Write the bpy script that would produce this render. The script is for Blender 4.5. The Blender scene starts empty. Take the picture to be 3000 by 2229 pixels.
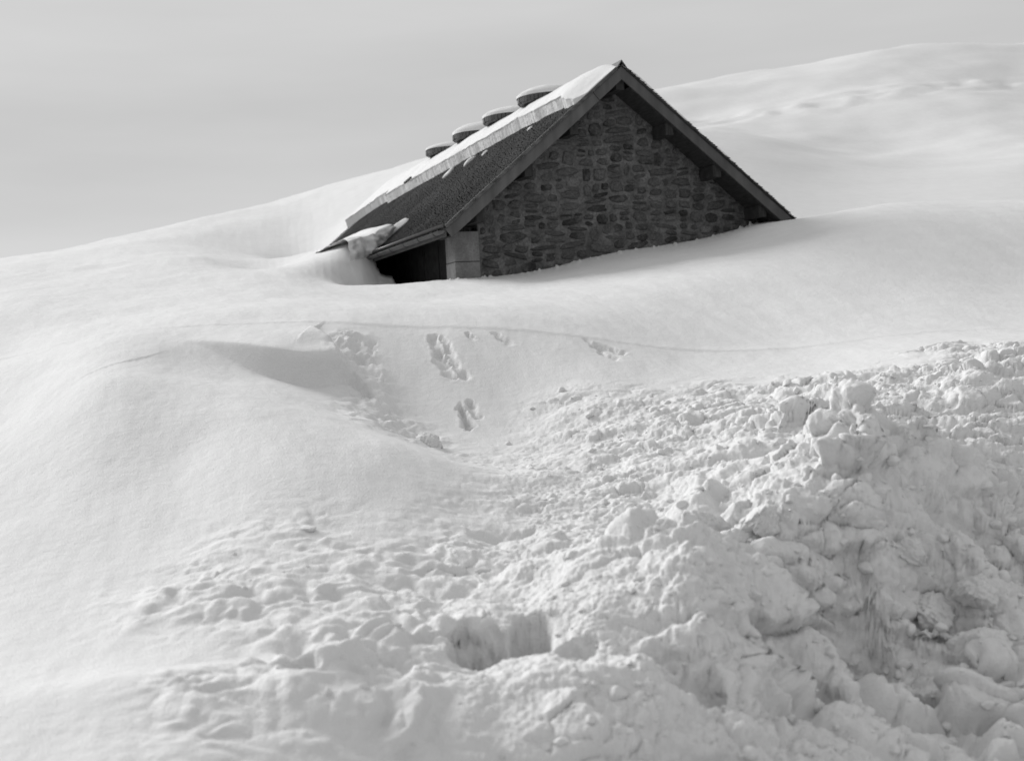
import bpy, bmesh, math, random
import numpy as np
from mathutils import Vector, Matrix

random.seed(7)
RNG = np.random.default_rng(11)
sc = bpy.context.scene
col = sc.collection
EYE = 1.6                       # eye height: world z of the camera

# ------------------------------------------------------------------ camera
cam = bpy.data.cameras.new('camera')
cam_o = bpy.data.objects.new('camera', cam)
col.objects.link(cam_o)
cam.sensor_width = 36.0
cam.lens = 47.97
cam.clip_start = 0.1
cam.clip_end = 2000
pitch, roll = math.radians(-0.6775), math.radians(3.218)
fw = Vector((0, math.cos(pitch), math.sin(pitch)))
up0 = Vector((0, -math.sin(pitch), math.cos(pitch)))
ri = Vector((1, 0, 0)) * math.cos(roll) - up0 * math.sin(roll)
up = Vector((1, 0, 0)) * math.sin(roll) + up0 * math.cos(roll)
m = Matrix((ri, up, -fw)).transposed().to_4x4()
m.translation = (0, 0, EYE)
cam_o.matrix_world = m
cam.dof.use_dof = True
cam.dof.focus_distance = 15.0
cam.dof.aperture_fstop = 1.9
sc.camera = cam_o

# ------------------------------------------------------------------ sky, sun, exposure
SUN_EL, SUN_AZ = math.radians(29), math.radians(-46)     # azimuth from +Y towards +X
w = bpy.data.worlds.new('World'); sc.world = w; w.use_nodes = True
nt = w.node_tree; nt.nodes.clear()
sky = nt.nodes.new('ShaderNodeTexSky'); sky.sky_type = 'NISHITA'; sky.sun_disc = False
sky.sun_elevation = SUN_EL; sky.sun_rotation = SUN_AZ
sky.air_density = 2.0; sky.dust_density = 3.0; sky.ozone_density = 1.0; sky.altitude = 1200
bw = nt.nodes.new('ShaderNodeRGBToBW')
bg = nt.nodes.new('ShaderNodeBackground'); bg.inputs[1].default_value = 0.15
SKY_CLEAR, SKY_VEIL, SKY_ZENITH = .08, 2.92, .4      # a cloud veil hides most of the clear sky; like any overcast it is brightest overhead
wo = nt.nodes.new('ShaderNodeOutputWorld')
# thin stratus: soft uneven cloud streaks over the whole sky
tc = nt.nodes.new('ShaderNodeTexCoord')
mp = nt.nodes.new('ShaderNodeMapping'); mp.inputs['Scale'].default_value = (1.2, 1.2, 7.0)
nz = nt.nodes.new('ShaderNodeTexNoise'); nz.inputs['Scale'].default_value = 1.6; nz.inputs['Detail'].default_value = 5
mr = nt.nodes.new('ShaderNodeMapRange'); mr.inputs[1].default_value = .3; mr.inputs[2].default_value = .7
mr.inputs[3].default_value = .91; mr.inputs[4].default_value = 1.09
mu = nt.nodes.new('ShaderNodeMath'); mu.operation = 'MULTIPLY'
nt.links.new(tc.outputs['Generated'], mp.inputs[0]); nt.links.new(mp.outputs[0], nz.inputs['Vector'])
nt.links.new(nz.outputs[0], mr.inputs[0])
nt.links.new(sky.outputs[0], bw.inputs[0]); pw_ = nt.nodes.new('ShaderNodeMath'); pw_.operation = 'MULTIPLY_ADD'; pw_.inputs[1].default_value = SKY_CLEAR; pw_.inputs[2].default_value = SKY_VEIL
sx_ = nt.nodes.new('ShaderNodeSeparateXYZ'); nt.links.new(tc.outputs['Generated'], sx_.inputs[0])
mz = nt.nodes.new('ShaderNodeMath'); mz.operation = 'MAXIMUM'; mz.inputs[1].default_value = 0; nt.links.new(sx_.outputs[2], mz.inputs[0])
ov = nt.nodes.new('ShaderNodeMath'); ov.operation = 'MULTIPLY_ADD'; ov.inputs[1].default_value = SKY_VEIL * SKY_ZENITH; ov.inputs[2].default_value = SKY_VEIL
nt.links.new(mz.outputs[0], ov.inputs[0]); nt.links.new(ov.outputs[0], pw_.inputs[2])
nt.links.new(bw.outputs[0], pw_.inputs[0]); nt.links.new(pw_.outputs[0], mu.inputs[0]); nt.links.new(mr.outputs[0], mu.inputs[1])
nt.links.new(mu.outputs[0], bg.inputs[0]); nt.links.new(bg.outputs[0], wo.inputs[0])

sun = bpy.data.lights.new('sun', 'SUN'); sun.energy = 3.5; sun.angle = math.radians(28); sun.color = (1, 1, 1)
sun_o = bpy.data.objects.new('sun', sun); col.objects.link(sun_o)
sd = Vector((math.sin(SUN_AZ) * math.cos(SUN_EL), math.cos(SUN_AZ) * math.cos(SUN_EL), math.sin(SUN_EL)))
sun_o.rotation_euler = sd.to_track_quat('Z', 'Y').to_euler()
sun_o.location = (-20, 40, 40)

sc.view_settings.view_transform = 'Standard'; sc.view_settings.look = 'None'
sc.view_settings.exposure = 0.1; sc.view_settings.gamma = 1.0
sc.view_settings.use_curve_mapping = False
sc.render.engine = 'CYCLES'
sc.cycles.use_denoising = True
sc.cycles.max_bounces = 10; sc.cycles.diffuse_bounces = 6
sc.cycles.sample_clamp_indirect = 5

# ------------------------------------------------------------------ tables (world metres, z relative to the eye)
CTRL = [[-0.59853, 1.5, -2.0], [-0.59853, 3.2, -1.9], [-0.37389, 1.5, -2.0], [-0.37389, 3.2, -1.9], [-0.1242, 1.5, -2.0], [-0.1242, 3.2, -1.9], [0.12556, 1.5, -2.0], [0.12556, 3.2, -1.9], [0.37541, 1.5, -2.0], [0.37541, 3.2, -1.9], [0.60034, 1.5, -2.0], [0.60034, 3.2, -1.9], [-0.56687, 5.2, -1.3524], [-0.39154, 5.2, -1.4038], [-0.26629, 5.2, -1.4405], [-0.14101, 5.55, -1.5767], [-0.01571, 5.8, -1.6888], [0.10962, 5.95, -1.7745], [0.23496, 6.55, -1.9998], [0.36032, 6.9, -2.1554], [0.53586, 6.9, -2.2238], [-0.38501, 7.5, -1.217], [-0.38045, 9.5, -0.8277], [-0.37666, 12.0, -0.2953], [-0.37439, 14.0, 0.18], [-0.37287, 16.5, 0.624], [-0.37136, 20.0, 1.2553], [-0.37015, 28.0, 2.3159], [-0.5609, 7.5, -1.237], [-0.55148, 12.0, -0.1773], [-0.54678, 20.0, 1.2022], [-0.54553, 28.0, 2.2416], [-0.54498, 45.0, 3.9952], [-0.2614, 6.6, -1.2831], [-0.25694, 8.4, -1.0013], [-0.25324, 10.0, -0.5663], [-0.24573, 11.2, -0.1615], [-0.24917, 13.0, 0.1571], [-0.18023, 12.4, -0.1064], [-0.12619, 12.3, -0.3372], [-0.10164, 12.3, -0.4467], [-0.18096, 11.2, -0.236], [-0.12687, 10.9, -0.4268], [-0.09022, 10.4, -0.58], [-0.29978, 11.8, 0.0431], [-0.12901, 9.3, -0.7084], [-0.189, 9.3, -0.677], [-0.2779, 14.4, 0.4966], [-0.24792, 14.5, 0.4828], [-0.19787, 14.6, 0.4744], [-0.14786, 14.7, 0.4584], [-0.12035, 14.8, 0.4497], [-0.15002, 13.1, -0.0789], [-0.19938, 13.2, 0.0895], [-0.07289, 15.0, 0.4233], [-0.07473, 13.9, -0.0555], [-0.07651, 13.0, -0.4579], [-0.03545, 15.0, 0.388], [0.00197, 15.1, 0.3512], [0.00013, 13.9, -0.1314], [-0.00169, 12.9, -0.541], [0.06425, 15.3, 0.2602], [0.06362, 14.7, 0.0848], [0.06293, 14.0, -0.0941], [0.06175, 13.0, -0.3634], [0.12702, 16.3, 0.3217], [0.12641, 15.5, 0.1318], [0.12579, 14.8, -0.0405], [0.1249, 13.6, -0.258], [0.20208, 16.5, 0.2974], [0.201, 14.8, -0.0289], [0.19993, 13.2, -0.2896], [0.27899, 19.5, 0.9993], [0.27634, 14.6, 0.0194], [0.27489, 12.0, -0.3139], [0.37886, 19.5, 0.8898], [0.37627, 13.5, -0.0579], [0.37369, 10.5, -0.5699], [0.55366, 19.0, 0.6804], [0.5487, 10.0, -0.6412], [-0.09655, 19.5, 1.0204], [0.00329, 19.8, 0.925], [0.0786, 20.0, 0.9998], [0.15417, 20.5, 1.1942], [0.16281, 24.6, 1.9441], [-0.14632, 20.5, 1.1813], [-0.22134, 20.5, 1.2165], [-0.21958, 31.0, 2.7669], [-0.2965, 20.0, 1.1712], [-0.29501, 29.0, 2.4212], [-0.17012, 31.0, 2.4482], [-0.13269, 27.5, 2.114], [-0.12108, 23.0, 1.4079], [-0.07145, 21.5, 1.1485], [-0.00401, 10.5, -0.8737], [-0.00683, 8.6, -1.1463], [-0.01106, 6.7, -1.397], [0.12237, 11.0, -0.7175], [0.11963, 9.0, -1.0375], [0.11551, 7.0, -1.3333], [0.24804, 10.6, -0.6333], [0.24617, 8.9, -0.8435], [0.24203, 8.2, -1.414], [0.25055, 7.7, -1.913], [0.34504, 9.3, -1.1434], [0.33981, 8.3, -1.853], [0.15511, 8.0, -1.2398], [0.17038, 6.95, -1.6953], [0.44486, 9.4, -1.2557], [0.44001, 8.3, -1.8999], [-0.1319, 8.2, -1.0352], [-0.13624, 6.5, -1.3095], [-0.05072, 24.591, 1.6172], [-0.04371, 24.655, 1.6179], [-0.01869, 24.886, 1.6292], [0.02423, 25.292, 1.7024], [0.05513, 25.593, 1.8894], [0.08064, 25.847, 2.0133], [0.1196, 26.245, 2.1181], [0.15694, 26.637, 2.2938], [0.18431, 26.933, 2.4865], [0.20616, 27.173, 2.5501], [-0.04595, 25.318, 1.661], [-0.08408, 24.965, 1.581], [-0.06001, 26.44, 1.661], [-0.09669, 26.088, 1.581], [-0.07498, 27.75, 1.661], [-0.11009, 27.398, 1.581], [-0.09591, 28.106, 1.741], [-0.10186, 28.714, 2.521], [-0.1206, 28.52, 2.461], [-0.12371, 29.714, 2.701], [-0.13729, 31.398, 2.821], [-0.15078, 33.27, 2.941], [-0.16564, 35.609, 3.091], [-0.17353, 37.516, 3.241], [-0.14145, 38.758, 3.221], [-0.11376, 39.146, 4.121], [-0.08622, 39.85, 4.8411], [-0.16036, 38.195, 3.091], [-0.54467, 46.0, 4.3132], [-0.54467, 57.5, 3.9132], [-0.54467, 82.8, 0.3132], [-0.36942, 46.0, 4.355], [-0.36942, 57.5, 3.955], [-0.36942, 82.8, 0.355], [-0.3316, 47.0, 4.6671], [-0.3316, 58.75, 4.2671], [-0.3316, 84.6, 0.6671], [-0.26833, 48.0, 5.3397], [-0.26833, 60.0, 4.9397], [-0.26833, 86.4, 1.3397], [-0.20256, 50.0, 6.1646], [-0.20256, 62.5, 5.7646], [-0.20256, 90.0, 2.1646], [-0.16721, 51.0, 6.5689], [-0.16721, 63.75, 6.1689], [-0.16721, 91.8, 2.5689], [-0.13426, 52.0, 7.0821], [-0.13426, 65.0, 6.6821], [-0.13426, 93.6, 3.0821], [-0.09633, 53.0, 7.5952], [-0.09633, 66.25, 7.1952], [-0.09633, 95.4, 3.5952], [-0.05593, 54.0, 8.1014], [-0.05593, 67.5, 7.7014], [-0.05593, 97.2, 4.1014], [-0.01562, 55.0, 8.5389], [-0.01562, 68.75, 8.1389], [-0.01562, 99.0, 4.5389], [0.03439, 55.0, 8.5218], [0.03439, 68.75, 8.1218], [0.03439, 99.0, 4.5218], [0.0837, 50.0, 7.1094], [0.0837, 62.5, 6.7094], [0.0837, 90.0, 3.1094], [0.23127, 27.0, 2.5767], [0.23127, 33.75, 2.3267], [0.23127, 54.0, 0.0767], [0.23127, 89.1, -3.4233], [0.25652, 26.8, 2.667], [0.25652, 33.5, 2.417], [0.25652, 53.6, 0.167], [0.25652, 88.44, -3.333], [0.28171, 26.4, 2.7086], [0.28171, 33.0, 2.4586], [0.28171, 52.8, 0.2086], [0.28171, 87.12, -3.2914], [0.3192, 26.2, 2.6656], [0.3192, 32.75, 2.4156], [0.3192, 52.4, 0.1656], [0.3192, 86.46, -3.3344], [0.35665, 26.0, 2.6036], [0.35665, 32.5, 2.3536], [0.35665, 52.0, 0.1036], [0.35665, 85.8, -3.3964], [0.40661, 26.0, 2.5567], [0.40661, 32.5, 2.3067], [0.40661, 52.0, 0.0567], [0.40661, 85.8, -3.4433], [0.55664, 26.0, 2.4871], [0.55664, 32.5, 2.2371], [0.55664, 52.0, -0.0129], [0.55664, 85.8, -3.5129]]
DEBRIS = [[-1.118, 11.819], [-0.792, 12.198], [-0.57, 12.831], [-0.28, 12.71], [0.314, 13.118], [0.925, 13.285], [1.719, 13.755], [2.683, 13.412], [3.306, 12.471], [3.893, 13.16], [4.349, 13.755], [4.709, 12.953], [5.462, 12.121], [6.443, 10.317], [3.693, 4.862], [-1.77, 4.987], [-2.174, 6.712], [-2.189, 7.861], [-2.008, 8.295], [-1.57, 8.698], [-1.064, 9.091], [-0.66, 9.964], [-0.881, 10.648]]
LIP = [[-3.782, 14.242], [-3.402, 14.287], [-3.089, 14.152], [-2.759, 13.886], [-2.365, 13.582], [-2.09, 13.539], [-1.838, 13.668], [-1.613, 13.799]]
CHUTE = [[-1.73, 14.653], [-1.6, 14.018], [-1.448, 13.454], [-1.278, 12.953], [-1.101, 12.314], [-0.945, 12.237]]
RIDGES = [[[1.915, 10.219], [2.216, 10.783], [2.5, 10.955], [2.748, 11.06], [2.85, 10.818], [2.897, 10.415]], [[1.95, 8.508], [2.217, 8.698], [2.425, 8.892], [2.577, 9.034], [2.825, 9.12], [3.005, 9.063], [3.227, 9.006]], [[0.946, 7.473], [1.065, 7.426], [1.231, 7.356], [1.392, 7.287], [1.528, 7.195], [1.627, 7.038]]]
PITS = [[-0.234, 6.691, 0.15, 0.22, 0.46], [0.024, 6.755, 0.12, 0.24, 0.43], [-1.021, 6.182, 0.12, 0.16, 0.14], [0.248, 6.503, 0.12, 0.12, 0.12], [0.713, 6.361, 0.2, 0.2, 0.1], [1.802, 7.911, 0.42, 0.35, 0.45], [2.113, 7.861, 0.5, 0.4, 0.5], [2.481, 8.374, 0.35, 0.35, 0.4], [1.376, 7.06, 0.28, 0.25, 0.35], [2.635, 8.949, 0.4, 0.3, 0.3], [2.941, 8.892, 0.3, 0.3, 0.3], [1.1, 7.986, 0.1, 0.14, 0.18], [1.208, 7.617, 0.12, 0.16, 0.22], [0.724, 8.643, 0.35, 0.12, 0.1]]
MOUNDS = [[0.854, 7.617, 0.75, 0.55, 0.2], [1.04, 6.884, 0.6, 0.3, 0.2], [2.434, 7.836, 0.45, 0.3, 0.35], [2.858, 8.401, 0.3, 0.25, 0.3], [1.646, 8.217, 0.6, 0.3, 0.16], [2.437, 9.006, 0.6, 0.4, 0.18], [1.956, 8.454, 0.5, 0.4, 0.12], [0.308, 6.241, 1.0, 0.25, 0.14], [-0.826, 5.952, 1.2, 0.3, 0.1], [-0.044, 10.252, 0.8, 0.5, 0.08], [1.714, 9.324, 0.5, 0.3, 0.15]]
GROOVES = [[[-0.835, 14.886, 0.07, 0.09], [-0.718, 14.242, 0.1, 0.12], [-0.624, 13.93, 0.09, 0.1]], [[-0.735, 14.886, 0.04, 0.05], [-0.594, 14.242, 0.07, 0.09], [-0.467, 13.886, 0.08, 0.09]], [[-0.514, 13.327, 0.05, 0.1], [-0.425, 12.79, 0.08, 0.16]], [[-0.431, 13.369, 0.06, 0.12], [-0.346, 13.035, 0.05, 0.1]], [[-0.159, 15.028, 0.05, 0.05], [0.022, 14.746, 0.07, 0.06]], [[-0.476, 14.98, 0.05, 0.06], [-0.419, 14.839, 0.05, 0.06]], [[0.826, 15.123, 0.05, 0.06], [1.016, 14.792, 0.08, 0.1]], [[0.943, 15.028, 0.05, 0.06], [1.177, 14.746, 0.09, 0.1]], [[0.968, 14.653, 0.05, 0.06], [1.097, 14.468, 0.06, 0.07]], [[-1.698, 14.699, 0.1, 0.08], [-1.535, 14.063, 0.12, 0.1], [-1.333, 13.668, 0.1, 0.08]], [[-1.49, 14.606, 0.06, 0.05], [-1.416, 14.107, 0.06, 0.05]]]
DRAG = [[[-0.349, 7.545, 0.025, 0.025], [-0.132, 8.508, 0.025, 0.02], [0.232, 9.964, 0.02, 0.015]], [[-0.283, 7.569, 0.025, 0.025], [-0.069, 8.534, 0.025, 0.02], [0.293, 9.964, 0.02, 0.015]], [[-0.217, 7.569, 0.025, 0.025], [-0.005, 8.534, 0.025, 0.02], [0.353, 9.933, 0.02, 0.015]], [[-0.141, 7.569, 0.025, 0.025], [0.067, 8.508, 0.025, 0.02], [0.423, 9.933, 0.02, 0.015]], [[-0.075, 7.569, 0.025, 0.025], [0.131, 8.508, 0.025, 0.02], [0.482, 9.901, 0.02, 0.015]]]
BLOCKS = [[1.092, 8.191, 0.13, 0], [1.458, 8.243, 0.12, 0], [-0.764, 11.969, 0.12, 0], [2.405, 8.508, 0.13, 0], [2.491, 8.401, 0.16, 0], [2.767, 8.321, 0.13, 0], [2.645, 7.936, 0.17, 0]]
HILL = [[0.61266, 125.0, 27.159], [0.61266, 162.5, 26.159], [0.61266, 275.0, 15.159], [0.46254, 122.0, 26.0748], [0.46254, 158.6, 25.0748], [0.46254, 268.4, 14.0748], [0.36251, 120.0, 25.5129], [0.36251, 156.0, 24.5129], [0.36251, 264.0, 13.5129], [0.29997, 118.0, 24.9428], [0.29997, 153.4, 23.9428], [0.29997, 259.6, 12.9428], [0.23719, 116.0, 23.8874], [0.23719, 150.8, 22.8874], [0.23719, 255.2, 11.8874], [0.17438, 114.0, 22.7972], [0.17438, 148.2, 21.7972], [0.17438, 250.8, 10.7972], [0.12649, 112.0, 21.581], [0.12649, 145.6, 20.581], [0.12649, 246.4, 9.581], [0.06084, 110.0, 19.8997], [0.06084, 143.0, 18.8997], [0.06084, 242.0, 7.8997], [-0.01604, 105.0, 15.5176], [-0.01604, 136.5, 14.5176], [-0.01604, 231.0, 3.5176], [-0.09312, 100.0, 11.215], [-0.09312, 130.0, 10.215], [-0.09312, 220.0, -0.785], [-0.24556, 100.0, 7.3209], [-0.24556, 130.0, 6.3209], [-0.24556, 220.0, -4.6791], [-0.54694, 100.0, 5.7618], [-0.54694, 130.0, 4.7618], [-0.54694, 220.0, -6.2382], [0.13562, 86.0, 15.1972], [0.21114, 88.0, 16.3851], [0.2968, 92.0, 18.2936], [0.38672, 95.0, 18.7664], [0.58639, 95.0, 18.1763], [0.19713, 70.0, 11.0802], [0.25999, 74.0, 12.191], [0.36038, 78.0, 13.3837], [0.58479, 75.0, 11.9248], [0.13473, 52.0, 8.3482], [0.15404, 52.0, 8.1621], [0.18401, 50.0, 7.3522], [0.20842, 48.0, 6.513], [0.23286, 46.0, 5.7535], [0.28235, 44.0, 5.0514], [0.20919, 60.0, 9.0075], [0.25854, 60.0, 8.2422], [0.33362, 60.0, 8.2889], [0.38273, 46.0, 5.5389], [0.58233, 46.0, 5.0235], [0.13139, 36.0, 3.5835], [0.23039, 34.0, 2.6855], [0.38067, 34.0, 2.7385], [0.00581, 36.0, 3.2975], [-0.17172, 40.0, 2.0618], [-0.49766, 40.0, 1.7934], [0.58049, 34.0, 2.442]]
LIGHTSTONES = [[-0.67, -2.03], [-0.1, -2.08], [0.89, -2.44], [1.27, -2.77], [2.04, -3.08], [-1.05, -1.43]]

# ------------------------------------------------------------------ helpers
def tag(o, label=None, cat=None, group=None, kind=None):
    if label: o['label'] = label
    if cat: o['category'] = cat
    if group: o['group'] = group
    if kind: o['kind'] = kind
    return o

def link(name, me, mat=None, parent=None):
    o = bpy.data.objects.new(name, me); col.objects.link(o)
    if mat and me: 
        if not me.materials: me.materials.append(mat)
    if parent: o.parent = parent
    return o

def mesh_np(name, V, Q, smooth=True):
    """fast mesh from numpy arrays: V (n,3), Q (m,4) or (m,3)"""
    me = bpy.data.meshes.new(name)
    k = Q.shape[1]; n = len(Q)
    me.vertices.add(len(V)); me.vertices.foreach_set('co', np.ascontiguousarray(V, np.float32).ravel())
    me.loops.add(n * k); me.loops.foreach_set('vertex_index', np.ascontiguousarray(Q, np.int32).ravel())
    me.polygons.add(n); me.polygons.foreach_set('loop_start', np.arange(0, n * k, k, dtype=np.int32))
    me.polygons.foreach_set('use_smooth', np.full(n, smooth))
    me.update(calc_edges=True)
    return me

def grid_quads(nr, nc):
    i = np.arange(nr - 1)[:, None] * nc + np.arange(nc - 1)[None]
    i = i.ravel()
    return np.stack([i, i + 1, i + nc + 1, i + nc], 1)

def hash2(ix, iy, seed):
    h = (ix.astype(np.int64) * 374761393 + iy.astype(np.int64) * 668265263 + seed * 1442695041) & 0xffffffff
    h = ((h ^ (h >> 13)) * 1274126177) & 0xffffffff
    h = (h ^ (h >> 16)) & 0xffffffff
    return h
def perlin(x, y, seed=0):
    ix, iy = np.floor(x), np.floor(y)
    fx, fy = x - ix, y - iy
    ix = ix.astype(np.int64); iy = iy.astype(np.int64); fx = fx.astype(np.float32); fy = fy.astype(np.float32)
    ux = fx * fx * fx * (fx * (fx * 6 - 15) + 10); uy = fy * fy * fy * (fy * (fy * 6 - 15) + 10)
    def g(dx, dy):
        a = hash2(ix + dx, iy + dy, seed).astype(np.float32) * np.float32(2 * np.pi / 4294967296.0)
        return np.cos(a) * (fx - dx) + np.sin(a) * (fy - dy)
    a, b, c_, d = g(0, 0), g(1, 0), g(0, 1), g(1, 1)
    return ((a + (b - a) * ux) * (1 - uy) + (c_ + (d - c_) * ux) * uy) * 1.41
def fbm(x, y, octv=5, gain=.5, lac=2.03, seed=0):
    s = 0; a = 1.0
    for o in range(octv):
        s = s + a * perlin(x + 17.3 * o, y - 9.1 * o, seed + o); x = x * lac; y = y * lac; a *= gain
    return s
def hash3(ix, iy, iz, seed):
    h = (ix * 374761393 + iy * 668265263 + iz * 2147483647 + seed * 1442695041) & 0xffffffff
    h = ((h ^ (h >> 13)) * 1274126177) & 0xffffffff
    return (h ^ (h >> 16)) & 0xffffffff
GR3 = np.array([(1, 1, 0), (-1, 1, 0), (1, -1, 0), (-1, -1, 0), (1, 0, 1), (-1, 0, 1), (1, 0, -1), (-1, 0, -1), (0, 1, 1), (0, -1, 1), (0, 1, -1), (0, -1, -1), (1, 1, 0), (-1, 1, 0), (0, -1, 1), (0, -1, -1)], np.float32)
def perlin3(P_, f, seed):
    q = P_ * f; i = np.floor(q).astype(np.int64); r = (q - i).astype(np.float32); u = r * r * r * (r * (r * 6 - 15) + 10)
    out = 0
    for c in range(8):
        dx, dy, dz = c & 1, (c >> 1) & 1, c >> 2
        g = GR3[hash3(i[:, 0] + dx, i[:, 1] + dy, i[:, 2] + dz, seed) & 15]
        d = g[:, 0] * (r[:, 0] - dx) + g[:, 1] * (r[:, 1] - dy) + g[:, 2] * (r[:, 2] - dz)
        out = out + d * (u[:, 0] if dx else 1 - u[:, 0]) * (u[:, 1] if dy else 1 - u[:, 1]) * (u[:, 2] if dz else 1 - u[:, 2])
    return out
def worley3(P_, f, seed):
    """distance to the nearest and second cell point and a random number of the nearest cell"""
    q = P_ * f; i = np.floor(q).astype(np.int64); r = (q - i).astype(np.float32)
    F1 = np.full(len(q), 9, np.float32); F2 = F1.copy(); ID = np.zeros(len(q), np.float32)
    for dx in (-1, 0, 1):
        for dy in (-1, 0, 1):
            for dz in (-1, 0, 1):
                h = hash3(i[:, 0] + dx, i[:, 1] + dy, i[:, 2] + dz, seed)
                d = (dx + (h & 1023).astype(np.float32) / 1023 - r[:, 0]) ** 2 + (dy + ((h >> 10) & 1023).astype(np.float32) / 1023 - r[:, 1]) ** 2 + (dz + ((h >> 20) & 1023).astype(np.float32) / 1023 - r[:, 2]) ** 2
                k = d < F1
                F2 = np.where(k, F1, np.minimum(F2, d)); ID = np.where(k, ((h >> 7) & 4095).astype(np.float32) / 4095, ID); F1 = np.where(k, d, F1)
    return np.sqrt(F1), np.sqrt(F2), ID
def sstep(a, b, x):
    t = np.clip((x - a) / (b - a), 0, 1); return t * t * (3 - 2 * t)
def seg_dist(X, Y, line):
    """distance to polyline, signed side (+ left of direction), parameter index"""
    best = np.full(X.shape, 1e9); side = np.zeros(X.shape); par = np.zeros(X.shape)
    for i in range(len(line) - 1):
        ax, ay = line[i][:2]; bx, by = line[i + 1][:2]
        dx, dy = bx - ax, by - ay; L2 = dx * dx + dy * dy
        t = np.clip(((X - ax) * dx + (Y - ay) * dy) / L2, 0, 1)
        d = np.hypot(X - ax - t * dx, Y - ay - t * dy)
        k = d < best
        best = np.where(k, d, best); par = np.where(k, i + t, par)
        side = np.where(k, np.sign(dx * (Y - ay) - dy * (X - ax)), side)
    return best, side, par
def in_poly(X, Y, poly):
    r = np.zeros(X.shape, bool); n = len(poly)
    for i in range(n):
        x1, y1 = poly[i]; x2, y2 = poly[(i + 1) % n]
        if y1 == y2: continue
        k = ((y1 > Y) != (y2 > Y)) & (X < (x2 - x1) * (Y - y1) / (y2 - y1) + x1)
        r ^= k
    return r
def phi(r2): return np.where(r2 > 1e-18, r2 * np.log(np.maximum(r2, 1e-18)), 0)
class Surf:
    """thin plate surface through surveyed points (bearing, distance, height)"""
    def __init__(s, ctrl, lam=2e-5):
        C = np.array(ctrl); s.p = np.c_[C[:, 0], np.log(C[:, 1]) * .45]; n = len(C)
        K = phi(((s.p[:, None] - s.p[None]) ** 2).sum(-1)) + lam * np.eye(n)
        T = np.c_[np.ones(n), s.p]; M = np.block([[K, T], [T.T, np.zeros((3, 3))]])
        s.w = np.linalg.solve(M, np.r_[C[:, 2], 0, 0, 0])
    def __call__(s, x, y):
        sh = np.shape(x); q = np.c_[np.ravel(x / y), np.log(np.ravel(y)) * .45]; n = len(s.p)
        out = np.zeros(len(q))
        for i in range(n):
            out += s.w[i] * phi((q[:, 0] - s.p[i, 0]) ** 2 + (q[:, 1] - s.p[i, 1]) ** 2)
        return (out + s.w[n] + q @ s.w[n + 1:]).reshape(sh)

# ------------------------------------------------------------------ materials (neutral: the photograph is black and white)
def material(name, val, rough=.8, bumps=(), var=None, spec=.3, rand=None, coord='Object'):
    m = bpy.data.materials.new(name); m.use_nodes = True
    t = m.node_tree; b = t.nodes['Principled BSDF']
    b.inputs['Base Color'].default_value = (val, val, val, 1)
    b.inputs['Roughness'].default_value = rough
    b.inputs['Specular IOR Level'].default_value = spec
    tc = t.nodes.new('ShaderNodeTexCoord')
    colr = None
    if var:
        for (scale, lo, hi, detail, stretch) in var:
            mp = t.nodes.new('ShaderNodeMapping'); mp.inputs['Scale'].default_value = stretch
            n = t.nodes.new('ShaderNodeTexNoise'); n.inputs['Scale'].default_value = scale; n.inputs['Detail'].default_value = detail
            r = t.nodes.new('ShaderNodeMapRange'); r.inputs[1].default_value = .32; r.inputs[2].default_value = .68
            r.inputs[3].default_value = lo; r.inputs[4].default_value = hi
            t.links.new(tc.outputs[coord], mp.inputs[0]); t.links.new(mp.outputs[0], n.inputs['Vector']); t.links.new(n.outputs[0], r.inputs[0])
            if colr is None:
                x = t.nodes.new('ShaderNodeMath'); x.operation = 'MULTIPLY'; x.inputs[0].default_value = val
                t.links.new(r.outputs[0], x.inputs[1])
            else:
                x = t.nodes.new('ShaderNodeMath'); x.operation = 'MULTIPLY'
                t.links.new(colr, x.inputs[0]); t.links.new(r.outputs[0], x.inputs[1])
            colr = x.outputs[0]
    if rand:
        oi = t.nodes.new('ShaderNodeObjectInfo')
        r = t.nodes.new('ShaderNodeMapRange'); r.inputs[3].default_value = rand[0]; r.inputs[4].default_value = rand[1]
        t.links.new(oi.outputs['Random'], r.inputs[0])
        x = t.nodes.new('ShaderNodeMath'); x.operation = 'MULTIPLY'
        if colr is None: x.inputs[0].default_value = val
        else: t.links.new(colr, x.inputs[0])
        t.links.new(r.outputs[0], x.inputs[1]); colr = x.outputs[0]
    if colr is not None: t.links.new(colr, b.inputs['Base Color'])
    last = None
    for (scale, dist, strength, stretch) in bumps:
        mp = t.nodes.new('ShaderNodeMapping'); mp.inputs['Scale'].default_value = stretch
        n = t.nodes.new('ShaderNodeTexNoise'); n.inputs['Scale'].default_value = scale; n.inputs['Detail'].default_value = 4
        bu = t.nodes.new('ShaderNodeBump'); bu.inputs['Strength'].default_value = strength; bu.inputs['Distance'].default_value = dist
        t.links.new(tc.outputs[coord], mp.inputs[0]); t.links.new(mp.outputs[0], n.inputs['Vector']); t.links.new(n.outputs[0], bu.inputs['Height'])
        if last: t.links.new(last, bu.inputs['Normal'])
        last = bu.outputs[0]
    if last: t.links.new(last, b.inputs['Normal'])
    return m
ONE = (1, 1, 1)
M_snow = material('snow', .64, .85, spec=.15, bumps=((75, .008, .8, ONE), (14, .02, .35, ONE)), var=((2.5, .975, 1.02, 4, ONE),))
M_stone = material('rubble_stone', .06, .9, rand=(.35, 1.65), var=((7, .55, 1.5, 6, ONE), (40, .8, 1.2, 3, ONE)), bumps=((18, .03, .8, ONE), (70, .01, .5, ONE)))
M_stone_light = material('pale_stone', .17, .9, rand=(.75, 1.15), var=((9, .6, 1.3, 6, ONE),), bumps=((18, .03, .8, ONE),))
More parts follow.
